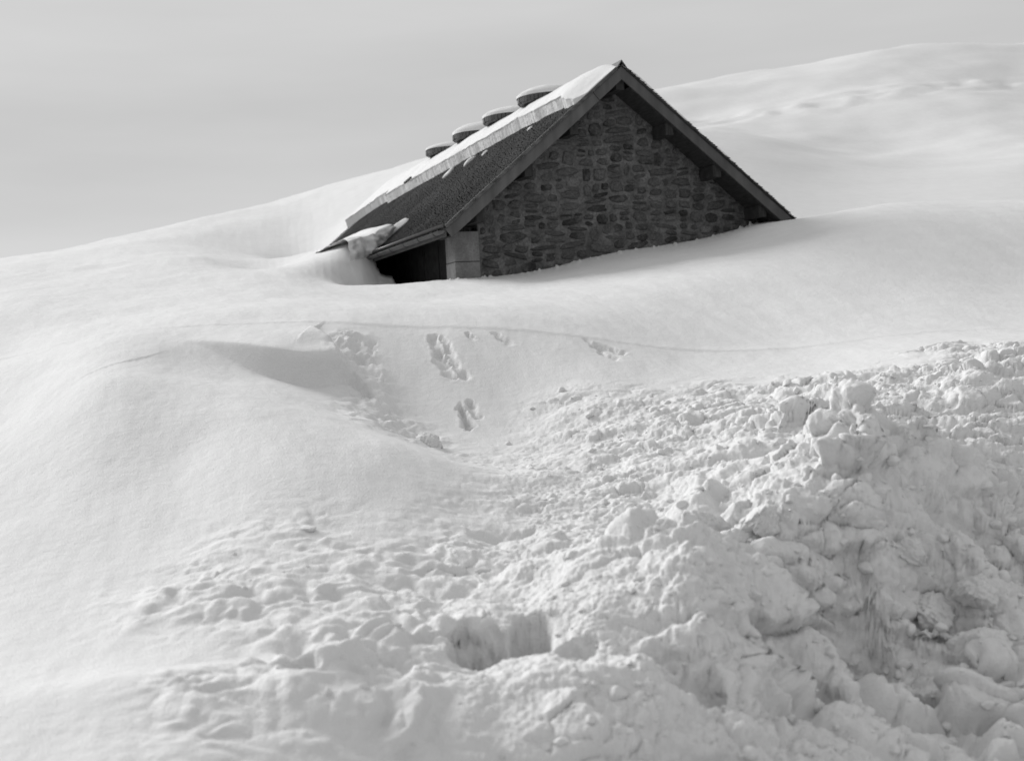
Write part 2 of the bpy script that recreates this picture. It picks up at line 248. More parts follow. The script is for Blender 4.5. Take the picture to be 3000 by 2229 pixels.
M_mortar = material('lime_mortar', .108, .95, var=((3, .6, 1.35, 6, ONE), (22, .7, 1.3, 5, ONE)), bumps=((14, .03, .9, ONE), (60, .01, .6, ONE)))
def smear(m, val, scale=4.0):
    """lime wiped over the stone faces in patches"""
    t = m.node_tree; b = t.nodes['Principled BSDF']; src = b.inputs['Base Color'].links[0].from_socket
    ge = t.nodes.new('ShaderNodeNewGeometry')
    n = t.nodes.new('ShaderNodeTexNoise'); n.inputs['Scale'].default_value = scale; n.inputs['Detail'].default_value = 7; n.inputs['Roughness'].default_value = .7
    r = t.nodes.new('ShaderNodeMapRange'); r.inputs[1].default_value = .43; r.inputs[2].default_value = .60; r.inputs[4].default_value = .9
    n2 = t.nodes.new('ShaderNodeTexNoise'); n2.inputs['Scale'].default_value = 25; n2.inputs['Detail'].default_value = 4
    v = t.nodes.new('ShaderNodeMath'); v.operation = 'MULTIPLY'; v.inputs[1].default_value = val * 2
    mx = t.nodes.new('ShaderNodeMix'); mx.data_type = 'FLOAT'
    t.links.new(ge.outputs['Position'], n.inputs['Vector']); t.links.new(ge.outputs['Position'], n2.inputs['Vector'])
    t.links.new(n.outputs[0], r.inputs[0]); t.links.new(n2.outputs[0], v.inputs[0])
    t.links.new(r.outputs[0], mx.inputs[0]); t.links.new(src, mx.inputs[2]); t.links.new(v.outputs[0], mx.inputs[3])
    t.links.new(mx.outputs[0], b.inputs['Base Color'])
smear(M_stone, .105)
M_pier = material('dressed_stone', .18, .9, var=((4, .7, 1.25, 6, (1, 1, .35)), (30, .85, 1.15, 4, ONE)), bumps=((25, .01, .5, ONE),))
M_shingle = material('weathered_shingle', .14, .85, var=((1.2, .8, 1.2, 4, ONE), (14, .85, 1.15, 3, ONE)))
M_board = material('weathered_board', .09, .8, rand=(.85, 1.15), var=((5, .75, 1.2, 5, (1, 1, .2)),), bumps=((50, .004, .5, ONE),))
M_darkwood = material('tarred_wood', .028, .85, var=((6, .6, 1.4, 5, (6, 1, 1)),))
M_metal = material('zinc_gutter', .085, .42, spec=.5, var=((8, .8, 1.2, 4, ONE),))

# ------------------------------------------------------------------ house frame
TH = math.radians(20.6565); TA = math.tan(math.radians(39.3515)); AL = math.radians(39.3515)
HX, HD, HH = 2.34777, 25.3588, 5.44105      # ridge end above the gable, relative to the eye
HB = 5.5                                     # ridge height above the house base
W = 3.6; LEN = 14.6; WALL_Y = .65
ct, st = math.cos(TH), math.sin(TH)
def to_local(X, Y):
    return (X - HX) * ct + (Y - HD) * st, -(X - HX) * st + (Y - HD) * ct

# ------------------------------------------------------------------ snowfield
base = Surf(CTRL)
def rows():
    r = [1.2, 1.6, 2.1, 2.7, 3.3, 3.9]
    d = 4.3
    while d < 15.2: r.append(d); d *= 1.0020
    while d < 31: r.append(d); d *= 1.0042
    while d < 95: r.append(d); d *= 1.012
    return np.array(r)
DR = rows()
ac = np.arange(-.425, .4251, .00095)
far_c = np.cumsum(np.r_[np.full(60, .003), np.geomspace(.004, .05, 20), np.geomspace(.06, .5, 9)]); lo = -.425 - far_c; hi = .425 + far_c
AC = np.r_[lo[::-1], ac, hi]
DD, AA = np.meshgrid(DR, AC, indexing='ij')
GX, GY = AA * DD, DD
# base surface on a coarse lattice, then interpolated
def base_grid():
    rs = np.unique(np.r_[np.arange(0, len(DR), 6), len(DR) - 1]); cs = np.unique(np.r_[np.arange(0, len(AC), 6), len(AC) - 1])
    Zc = base(GX[np.ix_(rs, cs)], GY[np.ix_(rs, cs)])
    Zr = np.stack([np.interp(np.arange(len(AC)), cs, row) for row in Zc])
    Z = np.empty(GX.shape)
    for j in range(Z.shape[1]): Z[:, j] = np.interp(np.arange(len(DR)), rs, Zr[:, j])
    return Z
Z = base_grid()
HS, HU = to_local(GX, GY)

GX = GX.astype(np.float32); GY = GY.astype(np.float32); Z = Z.astype(np.float32); HS = HS.astype(np.float32); HU = HU.astype(np.float32)
def win(pts, pad):
    xs_ = [p[0] for p in pts]; ys_ = [p[1] for p in pts]
    y0, y1 = min(ys_) - pad, max(ys_) + pad; x0, x1 = min(xs_) - pad, max(xs_) + pad
    i0, i1 = np.searchsorted(DR, (y0, y1)); y0 = max(y0, 1.0)
    a0 = min(x0 / y0, x0 / y1); a1 = max(x1 / y0, x1 / y1)
    j0, j1 = np.searchsorted(AC, (a0, a1))
    return slice(i0, i1), slice(j0, j1)

# wind-packed softness everywhere
Z += .05 * fbm(GX * .35, GY * .22, 2, seed=3) * sstep(6, 16, GY) + .012 * fbm(GX * 1.4 + GY * .3, GY * .5, 2, seed=5)
Z += .005 * fbm(GX * 3.5 + GY * .7, GY * 1.6, 3, gain=.6, seed=9)
# crumbs along the foot of the gable
k = (slice(np.searchsorted(DR, 23), np.searchsorted(DR, 28)), slice(None))
nearw = np.exp(-((HU[k] - .45) / .12) ** 2) * (HS[k] > -3.6) * (HS[k] < 3.6)
Z[k] += nearw * .09 * np.maximum(0, fbm(GX[k] * 9, GY[k] * 9, 3, seed=21))

# wind lip on the left: a rolled cushion whose lower edge hangs over a hollow
k = win(LIP, 2.5); X_, Y_ = GX[k], GY[k]
for _ in range(3):      # round the corners of the surveyed line
    q_ = np.array(LIP); LIP = np.concatenate([q_[:1]] + [np.stack([a_ * .75 + b_ * .25, a_ * .25 + b_ * .75]) for a_, b_ in zip(q_[:-1], q_[1:])] + [q_[-1:]])
d, s, t = seg_dist(X_, Y_, LIP)
sdv = d * s; tt = t / (len(LIP) - 1)
A = sstep(0.16, .62, tt) * (1 - sstep(.97, 1.0, tt))
q_ = np.clip(sdv / .75, 0, 1)
Z[k] += .12 * A * np.where(sdv > 0, np.sqrt(1 - (1 - q_) ** 2) * (1 - sstep(.55, 1.7, sdv)) , 0) * sstep(-.02, .06, sdv) + .07 * A * sstep(-.06, .06, sdv) * (1 - sstep(.3, 1.7, sdv))
Z[k] -= .16 * A * np.exp(-(np.clip(-sdv, 0, 9) / .55)) * sstep(.06, -.06, sdv)
LIPK, LIPDY = k, .17 * A * np.exp(-((sdv - .13) / .12) ** 2)

# debris field mask
POLY = [tuple(p[:2]) for p in DEBRIS]
KD = (slice(0, np.searchsorted(DR, 18.5)), slice(12, len(AC) - 12)); X_, Y_ = GX[KD], GY[KD]
dm, _, _ = seg_dist(X_[::3, ::3], Y_[::3, ::3], POLY + POLY[:1])
ins = in_poly(X_[::3, ::3], Y_[::3, ::3], POLY)
def up3(a, sh):
    r = np.repeat(np.repeat(a, 3, 0), 3, 1)[:sh[0], :sh[1]]
    for _ in range(2):
        r[1:-1] = (r[:-2] + r[1:-1] + r[2:]) / 3; r[:, 1:-1] = (r[:, :-2] + r[:, 1:-1] + r[:, 2:]) / 3
    return r
sgn = up3(np.where(ins, dm, -dm).astype(np.float32), X_.shape)
warp = fbm(X_ * .8, Y_ * .8, 3, seed=31)
mask = np.zeros(GX.shape, np.float32)
wide = .6 + .8 * (1 - sstep(-1.5, 1.0, X_))          # the edge is drawn out on the left
mask[KD] = sstep(-.35 * wide, 1.3 * wide, sgn + .6 * warp)
soft = .25 + .75 * sstep(-1.6, 1.6, GX + .12 * (GY - 6))   # lumps grow blockier to the right

# big forms
for cx, cy, rx, ry, h in MOUNDS:
    k = win([(cx, cy)], 2.2 * max(rx, ry))
    Z[k] += h * np.exp(-((GX[k] - cx) / rx) ** 2 - ((GY[k] - cy) / ry) ** 2)
# swell of the broken snow
X_, Y_, M_ = GX[KD], GY[KD], mask[KD]
near = 1 - sstep(6, 11, Y_)
heap = .40 + .60 * sstep(.0, .2, X_ / Y_)      # trampled flat in the middle, heaped to the right
Z[KD] += M_ * (.11 * fbm(X_ * .9, Y_ * .9, 2, seed=51) * (.4 + .7 * near) + .05 * fbm(X_ * 2.3, Y_ * 2.1, 2, seed=55)) * (.5 + .5 * heap)
# faces steeper than snow will stand crumble back
for _ in range(22):
    X_ = Z[KD]; sy = np.zeros_like(X_); sx = np.zeros_like(X_)
    sy[1:-1] = np.abs(X_[2:] - X_[:-2]) / (DR[KD[0]][2:] - DR[KD[0]][:-2])[:, None]
    sx[:, 1:-1] = np.abs(X_[:, 2:] - X_[:, :-2]) / (GX[KD][:, 2:] - GX[KD][:, :-2])
    wt = np.clip((np.maximum(sx, sy) - 1.0) / 1.0, 0, .9) * (DR[KD[0]] > 4.4)[:, None]
    bl = X_.copy(); bl[1:-1] = (X_[:-2] + X_[1:-1] + X_[2:]) / 3; b2 = bl.copy(); b2[:, 1:-1] = (bl[:, :-2] + bl[:, 1:-1] + bl[:, 2:]) / 3
    Z[KD] = X_ * (1 - wt) + b2 * wt
# broken ridges and hollows
for line, h, wf, wb, sg in ((RIDGES[0], .18, .16, .5, -1), (RIDGES[1], .5, .36, .35, -1), (RIDGES[2], .32, .2, .6, 1)):
    k = win(line, 1.6); X_, Y_ = GX[k], GY[k]
    wx = fbm(X_ * 3, Y_ * 3, 3, seed=41)
    d, s, t = seg_dist(X_ + .10 * wx, Y_ + .10 * fbm(X_ * 3, Y_ * 3, 3, seed=43), line)
    n = len(line) - 1
    prof = np.sin(np.pi * np.clip((t + .25) / (n + .5), 0, 1)) ** .6
    x = d * s * sg
    Z[k] += h * prof * np.where(x > 0, np.exp(-(np.abs(x) / wf) ** 1.4), np.exp(-(np.abs(x) / wb) ** 1.2)) * (1 + .4 * wx)
# hollows
def pit(cx, cy, rx, ry, h, lo, nz_, pw=2.0, fr=3.5):
    k = win([(cx, cy)], 2.0 * max(rx, ry))
    q = np.abs((GX[k] - cx) / rx) ** pw + np.abs((GY[k] - cy) / ry) ** pw + nz_ * fbm(GX[k] * fr + cx, GY[k] * fr, 3, seed=61)
    Z[k] -= h * (1 - sstep(lo, 1.05, q))
    return k, q
for p in PITS[5:]: pit(*p, -.1, .3)
# boot holes, crisp at the rim
for p in PITS[:2]: pit(*p, .35, .38, 2.6, 5.0)
for p in PITS[2:5]: pit(*p, .3, .3)
# slide marks and footprints on the bank
for line in GROOVES:
    k = win(line, .5); X_, Y_ = GX[k], GY[k]
    d, s, t = seg_dist(X_ + .018 * fbm(X_ * 6, Y_ * 6, 2, seed=71), Y_ + .018 * fbm(X_ * 7, Y_ * 7, 2, seed=73), line)
    d = np.maximum(0, d + .035 * fbm(X_ * 13, Y_ * 11, 3, seed=77))
    wid = np.interp(t, np.arange(len(line)), [p[2] for p in line]); dep = np.interp(t, np.arange(len(line)), [p[3] for p in line])
    wid = wid * .72; dep = dep * .8 * (.7 + .6 * fbm(X_ * 5, Y_ * 5, 2, seed=75)); mask[k] = np.maximum(mask[k], .38 * np.exp(-(d / (wid * 1.9)) ** 2)); Z[k] -= dep * (1 - sstep(.4, 1.25, d / wid)); Z[k] += .06 * dep * np.exp(-((d / wid - 1.4) / .35) ** 2)
k = win(CHUTE, 1.2); X_, Y_ = GX[k], GY[k]
d, s, t = seg_dist(X_, Y_, CHUTE)
ch = np.exp(-(d / (.2 + .035 * t)) ** 2)
mask[k] = np.maximum(mask[k], .95 * ch * (.5 + .6 * sstep(-.4, .3, fbm(X_ * 2.2, Y_ * 2.2, 2, seed=83))))
Z[k] += ch * (.11 * np.maximum(-.4, fbm(X_ * 2.6, Y_ * 2.6, 4, seed=81)))
# hollow under the roof
k = (slice(np.searchsorted(DR, 23), np.searchsorted(DR, 45)), slice(None)); hs_, hu_ = HS[k], HU[k]
inside = (hs_ > -3.3) & (hs_ < 3.6) & (hu_ > .9) & (hu_ < LEN + .5)
inside |= (hs_ > -3.52) & (hs_ < 3.9) & (hu_ > 4.7) & (hu_ < LEN - .1)
Z[k] = np.where(inside, np.minimum(Z[k], HH - HB + 1.6), Z[k])

def zsurf(x, y):
    i = np.clip(np.searchsorted(DR, y), 1, len(DR) - 1); j = np.clip(np.searchsorted(AC, x / y), 1, len(AC) - 1)
    return Z0[i, j]
Z0 = Z.copy()
NX, NY = GX.copy(), GY.copy()
NY[LIPK] -= LIPDY
# spread the rows evenly along the slope, so that steep faces get as many points as flat ones
i1 = np.searchsorted(DR, 15.0); i0 = np.searchsorted(DR, 4.35)
rowp = np.linspace(0, 1, i1 - i0)
dd_ = DR[i0:i1]; ND = np.empty((i1 - i0, len(AC)))
for j in range(len(AC)):
    zz_ = Z[i0:i1, j]
    ds_ = np.hypot(np.diff(dd_), 1.2 * np.diff(zz_)) / dd_[:-1]
    p_ = np.r_[0, np.cumsum(ds_)]; p_ /= p_[-1]
    ND[:, j] = np.interp(rowp, p_, dd_)
for _ in range(3):      # neighbours keep step with each other
    c_ = np.cumsum(np.pad(ND, ((0, 0), (21, 20)), mode='edge'), axis=1); c_ = np.c_[np.zeros(len(ND)), c_]
    ND = (c_[:, 41:] - c_[:, :-41]) / 41
for j in range(len(AC)):
    zz_ = Z[i0:i1, j].copy(); nd = ND[:, j]; ny = NY[i0:i1, j] - dd_
    sh_ = np.interp(nd, dd_, ny)
    Z[i0:i1, j] = np.interp(nd, dd_, zz_); mask[i0:i1, j] = np.interp(nd, dd_, mask[i0:i1, j])
    GY[i0:i1, j] = nd; GX[i0:i1, j] = AC[j] * nd; NX[i0:i1, j] = AC[j] * nd; NY[i0:i1, j] = nd + sh_
NZ = Z.copy()
# break the debris into clods: cells of broken snow pushed out along the surface normal, gaps sunk between them
Zg = Z.copy(); gsx, gsy = GX.copy(), GY.copy()
def blur(a_):
    a_ = a_.copy(); a_[1:-1] = (a_[:-2] + a_[1:-1] + a_[2:]) / 3; a_[:, 1:-1] = (a_[:, :-2] + a_[:, 1:-1] + a_[:, 2:]) / 3
    return a_
for _ in range(14): Zg = blur(Zg); gsx = blur(gsx); gsy = blur(gsy)
gu = np.stack([np.gradient(a_, axis=1) for a_ in (gsx, gsy, Zg)], -1); gv = np.stack([np.gradient(a_, axis=0) for a_ in (gsx, gsy, Zg)], -1)
nrm = np.cross(gu, gv); nrm /= np.linalg.norm(nrm, axis=-1, keepdims=True) + 1e-9
sel = mask > .01
trod = np.ones(GX.shape, np.float32)
for cx, cy, rx, ry, h in PITS[:3]:      # smooth inside the boot holes
    k = KD; trod[k] *= 1 - .5 * np.exp(-(((GX[k] - cx) / (rx * 1.05)) ** 2 + ((GY[k] - cy) / (ry * 1.05)) ** 2) ** 2)
PT = np.stack([NX[sel], NY[sel], Z[sel] * 1.15], -1).astype(np.float32)
wv = np.stack([perlin3(PT, 3.1, 201 + i) for i in range(3)], -1)
wf = np.stack([perlin3(PT, 11., 211 + i) for i in range(3)], -1)
PW = PT + .10 * wv + .022 * wf
yy_, xx_ = NY[sel], NX[sel]
right = sstep(.0, .17, xx_ / yy_); nearv = 1 - sstep(6, 11, yy_); left = 1 - sstep(-.12, .03, xx_ / yy_)
pa = perlin3(PT, .9, 221); pb = perlin3(PT, 1.7, 223)
dis = np.zeros(len(PT), np.float32)
def clods(f, seed, amp, gap, st=(1, 1, 1)):
    F1, F2, ID = worley3(PW * np.array(st, np.float32), f, seed)
    e_ = F2 - F1
    return amp * ((ID - .45) * 1.1 * sstep(0, .22, e_) + .5 * np.sqrt(np.clip(1 - F1 * F1, 0, 1)) - .42 - gap * (1 - sstep(0, .10, e_)))
wA = right * (.45 + .55 * nearv) * (.3 + .7 * sstep(-.35, .25, pa)) + .38 * nearv * (1 - right) * (1 - .6 * left) * sstep(-.3, .3, pb)
wB = (.38 + .62 * right) * (.35 + .65 * sstep(-.3, .3, pb)) * (1 - .85 * left)
wC = (.6 + .5 * right) * (.4 + .6 * sstep(-.3, .3, -pa)) * (1 - .8 * left)
dis += wA * clods(2.1, 5, .36, .12, (.68, 1.05, 1.3)) + wB * clods(5.6, 6, .085, .32, (.75, 1.0, 1.2)) + wC * clods(15.5, 7, .018, .3)
dis += .020 * perlin3(PT, 5.3, 231) * (.4 + right) + (1 - .5 * left) * (.010 * perlin3(PT, 23., 233) + .007 * perlin3(PT, 47., 235))
dis += left * (.085 * (np.abs(perlin3(PW, 2.9, 241)) * 1.6 - .3) * (.4 + .6 * nearv) + .045 * (np.abs(perlin3(PW, 6.4, 243)) * 1.6 - .3) + .02 * perlin3(PW, 13., 245)) * (.5 + .7 * sstep(-.3, .3, pb))
dis *= mask[sel] * trod[sel]
NX[sel] += dis * nrm[sel][:, 0]; NY[sel] += dis * nrm[sel][:, 1]; NZ[sel] += dis * nrm[sel][:, 2]
V = np.stack([NX, NY, NZ + EYE], -1).reshape(-1, 3)
snow_me = mesh_np('snowfield', V, grid_quads(*Z.shape))
tag(link('snow_ground', snow_me, M_snow), kind='structure')

# wide snow sheet underneath and all round
n = 40; xs = np.linspace(-600, 600, n); ys = np.linspace(-600, 600, n)
YY, XX = np.meshgrid(ys, xs, indexing='ij')
Zb = np.full(XX.shape, -2.4 + EYE)
tag(link('valley_ground', mesh_np('valley', np.stack([XX, YY, Zb], -1).reshape(-1, 3), grid_quads(n, n)), M_snow), kind='structure')

# ------------------------------------------------------------------ hillside behind
hs = Surf(HILL)
hd = np.exp(np.linspace(math.log(33), math.log(260), 240)); ha = np.linspace(-.9, 1.0, 420)
HDm, HAm = np.meshgrid(hd, ha, indexing='ij'); hx, hy = HAm * HDm, HDm
hz = hs(hx, hy) + .5 * fbm(hx * .06, hy * .05, 4, seed=5) * sstep(35, 60, hy)
# wind-scoured band across the upper slope
band = np.exp(-((hz + EYE - .13 * hx - 13.5) / .8) ** 2) * sstep(60, 80, hy)
hz += band * .25 * fbm(hx * .5, hy * .5, 3, seed=15)
tag(link('hillside', mesh_np('hillside', np.stack([hx, hy, hz + EYE], -1).reshape(-1, 3), grid_quads(*hz.shape)), M_snow), kind='structure')

# ------------------------------------------------------------------ house
house = bpy.data.objects.new('stone_house', None); col.objects.link(house)
house.location = (HX, HD, EYE + HH - HB); house.rotation_euler = (0, 0, TH)
tag(house, 'dark rubble-stone house with steep shingled gable roof, half buried in snow', 'house')

def P(s, u, h): return (s, u, h + HB)      # ridge-relative to house coordinates
def roof_h(s): return -abs(s) * TA

def box_bm(bm, x0, x1, y0, y1, z0, z1):
    vs = [bm.verts.new(p) for p in ((x0, y0, z0), (x1, y0, z0), (x1, y1, z0), (x0, y1, z0), (x0, y0, z1), (x1, y0, z1), (x1, y1, z1), (x0, y1, z1))]
    for f in ((0, 3, 2, 1), (4, 5, 6, 7), (0, 1, 5, 4), (1, 2, 6, 5), (2, 3, 7, 6), (3, 0, 4, 7)): bm.faces.new([vs[i] for i in f])
def prism_bm(bm, poly, y0, y1):
    """polygon in the x-z plane pushed along y"""
    a = [bm.verts.new((x, y0, z)) for x, z in poly]; b = [bm.verts.new((x, y1, z)) for x, z in poly]
    bm.faces.new(a); bm.faces.new(b[::-1]); n = len(poly)
    for i in range(n): bm.faces.new((a[(i + 1) % n], a[i], b[i], b[(i + 1) % n]))
def bm_obj(name, bm, mat, parent, bevel=0, smooth=False):
    bmesh.ops.recalc_face_normals(bm, faces=bm.faces)
    if bevel: bmesh.ops.bevel(bm, geom=list(bm.edges), offset=bevel, segments=2, affect='EDGES', profile=.5)
    me = bpy.data.meshes.new(name); bm.to_mesh(me); bm.free()
    if smooth:
        for p in me.polygons: p.use_smooth = True
    return link(name, me, mat, parent)

# gable wall: uneven mortar bed, rubble stones set in it
S0, S1 = -2.77, 3.3
gx = np.arange(S0, S1 + .001, .06); gz = np.arange(HB - 4.6, HB + .01, .06)
ZZ, XX = np.meshgrid(gz, gx, indexing='ij')
yy = WALL_Y + .012 * fbm(XX * 3.1, ZZ * 3.1, 3, seed=101) + .006 * fbm(XX * 11, ZZ * 11, 2, seed=103)
q = grid_quads(*ZZ.shape)
Vw = np.stack([XX, yy, ZZ], -1).reshape(-1, 3)
cen = Vw[q].mean(1)
q = q[cen[:, 2] - HB < -np.abs(cen[:, 0]) * TA - .05]
used = np.unique(q); remap = np.full(len(Vw), -1); remap[used] = np.arange(len(used))
wall = link('gable_wall', mesh_np('gable_wall', Vw[used], remap[q]), M_mortar, house)
bm = bmesh.new(); prism_bm(bm, [(S0 + .01, HB - 5.5), (S1 - .01, HB - 5.5), (S1 - .01, HB + roof_h(S1) - .25), (0, HB - .25), (S0 + .01, HB + roof_h(S0) - .25)], WALL_Y + .06, WALL_Y + .5)
bm_obj('wall_core', bm, M_mortar, house)

def stone_mesh(i):
    g = random.Random(100 + i); bm = bmesh.new(); n = g.choice((7, 8, 8, 9))
    ring = []
    for k in range(n):
        a = 2 * math.pi * (k + g.uniform(-.22, .22)) / n
        c_, s_ = math.cos(a), math.sin(a); p = g.choice((2.2, 3.5, 6))
        r = (abs(c_) ** p + abs(s_) ** p) ** (-1 / p) * g.uniform(.74, 1.06)
        ring.append((c_ * r * .5, s_ * r * .5))
    lay = []
    for y, f in ((.5, 1.0), (-.28, .97), (-.5, .76)):
        lay.append([bm.verts.new((x * f, y + g.uniform(-.09, .09), z * f)) for x, z in ring])
    for l in (0, 1):
        for k in range(n): bm.faces.new((lay[l][k], lay[l][(k + 1) % n], lay[l + 1][(k + 1) % n], lay[l + 1][k]))
    c_ = bm.verts.new((g.uniform(-.08, .08), -.5 + g.uniform(-.12, .06), g.uniform(-.08, .08)))
    for k in range(n): bm.faces.new((lay[2][k], lay[2][(k + 1) % n], c_))
    bmesh.ops.recalc_face_normals(bm, faces=bm.faces)
    me = bpy.data.meshes.new('stone'); bm.to_mesh(me); bm.free()
    return me
stone_meshes = [stone_mesh(i) for i in range(22)]
for me in stone_meshes: me.materials.append(M_stone)
light_meshes = [me.copy() for me in stone_meshes[:6]]
for me in light_meshes: me.materials.clear(); me.materials.append(M_stone_light)
snow_line_s = [-3.4, -2.76, -1.6, -.75, 0, 1.1, 2.2, 3.06, 3.75]; snow_line_h = [-3.82, -3.8, -3.73, -3.52, -3.42, -3.31, -3.14, -2.94, -2.88]
stones = []
g = random.Random(5)
def split(x0, x1, z0, z1):
    w_, h_ = x1 - x0, z1 - z0
    lim = g.uniform(.035, .15)
    if w_ * h_ < lim and w_ < .72 and h_ < .36 or (w_ < .2 and h_ < .16):
        stones.append((x0, x1, z0, z1)); return
    f_ = g.uniform(.34, .66)
    if w_ > h_ * g.uniform(1.5, 2.6): split(x0, x0 + w_ * f_, z0, z1); split(x0 + w_ * f_, x1, z0, z1)
    else: split(x0, x1, z0, z0 + h_ * f_); split(x0, x1, z0 + h_ * f_, z1)
split(S0 + .02, S1 - .03, -3.98, -.2)
cells = stones; stones = []
for x0, x1, z0, z1 in cells:
    sx, sh, sw, shh = (x0 + x1) / 2, (z0 + z1) / 2, x1 - x0, z1 - z0
    sh += .05 * math.sin(sx * 2.1 + 1) + .03 * math.sin(sx * 5.3)
    if sh + shh * .2 > -abs(sx) * TA - .24 or sh + shh / 2 < np.interp(sx, snow_line_s, snow_line_h) - .05: continue
    j_ = g.uniform(.012, .05); k_ = g.uniform(.012, .04)
    stones.append((sx, sh, sw - j_, shh - k_))
print('stones', len(stones))
for sx, sh, sw, shh in stones[:299]:
    lt = any(abs(sx - a) < sw * .55 and abs(sh - b) < shh * .6 for a, b in LIGHTSTONES)
    o = bpy.data.objects.new('stone', g.choice(light_meshes if lt else stone_meshes)); col.objects.link(o); o.parent = wall
    o.location = (sx, WALL_Y + .033 + g.uniform(-.022, .018), sh + HB); o.scale = (sw, .12, shh); o.rotation_euler = (0, g.uniform(-.2, .2), g.uniform(-.06, .06))

# corner pier of dressed blocks, open side behind it
for z0, z1, dx in ((-5.5, -3.535, 0), (-3.525, -2.98, .004)):
    bm = bmesh.new(); box_bm(bm, -3.25 + dx, -2.765, WALL_Y - .03 + dx, WALL_Y + .5, HB + z0, HB + z1)
    bm_obj('pier_block', bm, M_pier, house, bevel=.012)
bm = bmesh.new(); box_bm(bm, -2.72, -2.6, WALL_Y + .52, LEN - .6, 0, HB - 2.4)
for k in range(40): box_bm(bm, -2.745 + .006 * (k % 3), -2.715, WALL_Y + .53 + k * .33, WALL_Y + .53 + k * .33 + .318, 0, HB - 2.45)
bm_obj('plank_wall', bm, M_darkwood, house)
bm = bmesh.new(); box_bm(bm, 3.0, 3.3, WALL_Y + .52, LEN - .6, 0, HB - 2.9); bm_obj('side_wall', bm, M_mortar, house)
bm = bmesh.new(); prism_bm(bm, [(-2.58, 0), (2.98, 0), (2.98, HB - 2.75), (0, HB - .3), (-2.58, HB - 2.4)], LEN - 1.1, LEN - .65); bm_obj('back_wall', bm, M_mortar, house)

# roof deck, shingles, verge boards
tn = .07
def slope_pts(s_a, s_b, n0, n1):
    """strip of roof between offsets s_a..s_b (positive = down slope), thickness n0..n1 along the normal, left side"""
    sn, cs = math.sin(AL), math.cos(AL)
    return [(-s_a - n0 * sn, HB - s_a * TA + n0 * cs), (-s_b - n0 * sn, HB - s_b * TA + n0 * cs), (-s_b - n1 * sn, HB - s_b * TA + n1 * cs), (-s_a - n1 * sn, HB - s_a * TA + n1 * cs)]
for sg, nm in ((1, 'left'), (-1, 'right')):
    bm = bmesh.new(); prism_bm(bm, [(x * sg, z) for x, z in slope_pts(0.02, W, -.085, -.03)], .03, LEN)
    deck = bm_obj('roof', bm, M_darkwood, house)
    # shingles: short courses laid from eave to ridge, one joined covering
    rowsN = 84; step = (W / math.cos(AL)) / rowsN
    Vs, Qs = [], []
    gg = np.random.default_rng(8)
    for r_ in range(rowsN):
        v1 = (rowsN - r_) * step; v0 = max(v1 - step * 1.7, 0)
        y = -.012 - gg.random() * .08
        wds = gg.uniform(.055, .13, 400)
        ys_ = np.cumsum(wds) + y - wds[0]
        k = ys_ < LEN + .02; ys_ = ys_[k]; wds = wds[k]
        if sg < 0 and r_ % 1 == 0: ys_ = ys_[:60]; wds = wds[:60] * 3.5; ys_ = np.cumsum(wds) + y - wds[0]; k = ys_ < LEN; ys_ = ys_[k]; wds = wds[k]
        jit = gg.normal(0, .0025, len(ys_)); lift = gg.random(len(ys_)) * .002
        for yy_, wd, jj, lf in zip(ys_, wds, jit, lift):
            a, b = v0, v1 + jj
            o_ = len(Vs)
            n_lo, n_hi = -.028, .012 + lf
            for (v_, n_) in ((a, n_lo), (b, n_hi), (b, n_hi - .014)):
                s_ = v_ * math.cos(AL) + n_ * math.sin(AL); z_ = HB - v_ * math.sin(AL) + n_ * math.cos(AL)
                Vs.append((-s_ * sg, yy_ + .002, z_)); Vs.append((-s_ * sg, yy_ + wd - .003, z_))
            Qs.append((o_, o_ + 1, o_ + 3, o_ + 2)); Qs.append((o_ + 2, o_ + 3, o_ + 5, o_ + 4))
    Vs = np.array(Vs); Qs = np.array(Qs)
    if sg < 0: Qs = Qs[:, ::-1]
    tag(link('shingles', mesh_np('shingles', Vs, Qs, smooth=False), M_shingle, deck), kind='stuff')
def barge(s_a, s_b, sg, y0, n0=-.22, n1=-.035, mat=M_board):
    bm = bmesh.new()
    pts = slope_pts(s_a, s_b, n0, n1)
    if s_a == 0:  # mitred at the ridge
        pts[0] = (0, HB + n0 / math.cos(AL)); pts[3] = (0, HB + n1 / math.cos(AL))
    prism_bm(bm, [(x * sg, z) for x, z in pts], y0, y0 + .035)
    return bm_obj('barge_board', bm, mat, house, bevel=.004)
barge(0, .62, 1, -.004); barge(.625, W + .02, 1, .004, n0=-.225); barge(0, W + .02, -1, -.002)
bm = bmesh.new(); prism_bm(bm, slope_pts(.1, W, -.03, .03), -.028, -.012); bm_obj('verge_strip', bm, M_metal, house)
bm = bmesh.new(); prism_bm(bm, [(-.13, HB - .02 - .13 * TA), (0, HB + .05), (.13, HB - .02 - .13 * TA), (.13, HB + .0 - .13 * TA), (0, HB + .075), (-.13, HB + .0 - .13 * TA)], -.03, LEN)
bm_obj('ridge_cap', bm, M_shingle, house)
for sg in (1, -1):
    bm = bmesh.new(); prism_bm(bm, [(x * sg, z) for x, z in slope_pts(.3, W - .02, -.232, -.2)], .04, WALL_Y + .2); bm_obj('soffit_board', bm, M_darkwood, house)
for s_ in (-2.9, -1.92, -.98, 0, .98, 1.95, 2.9):
    hh = roof_h(s_) - .2
    bm = bmesh.new(); box_bm(bm, s_ - .085, s_ + .085, .09, WALL_Y + .3, HB + hh - .24 - (0.02 if s_ == 0 else 0.05), HB + hh - (.06 if s_ else .03))
    bm_obj('purlin', bm, M_darkwood, house, bevel=.008)
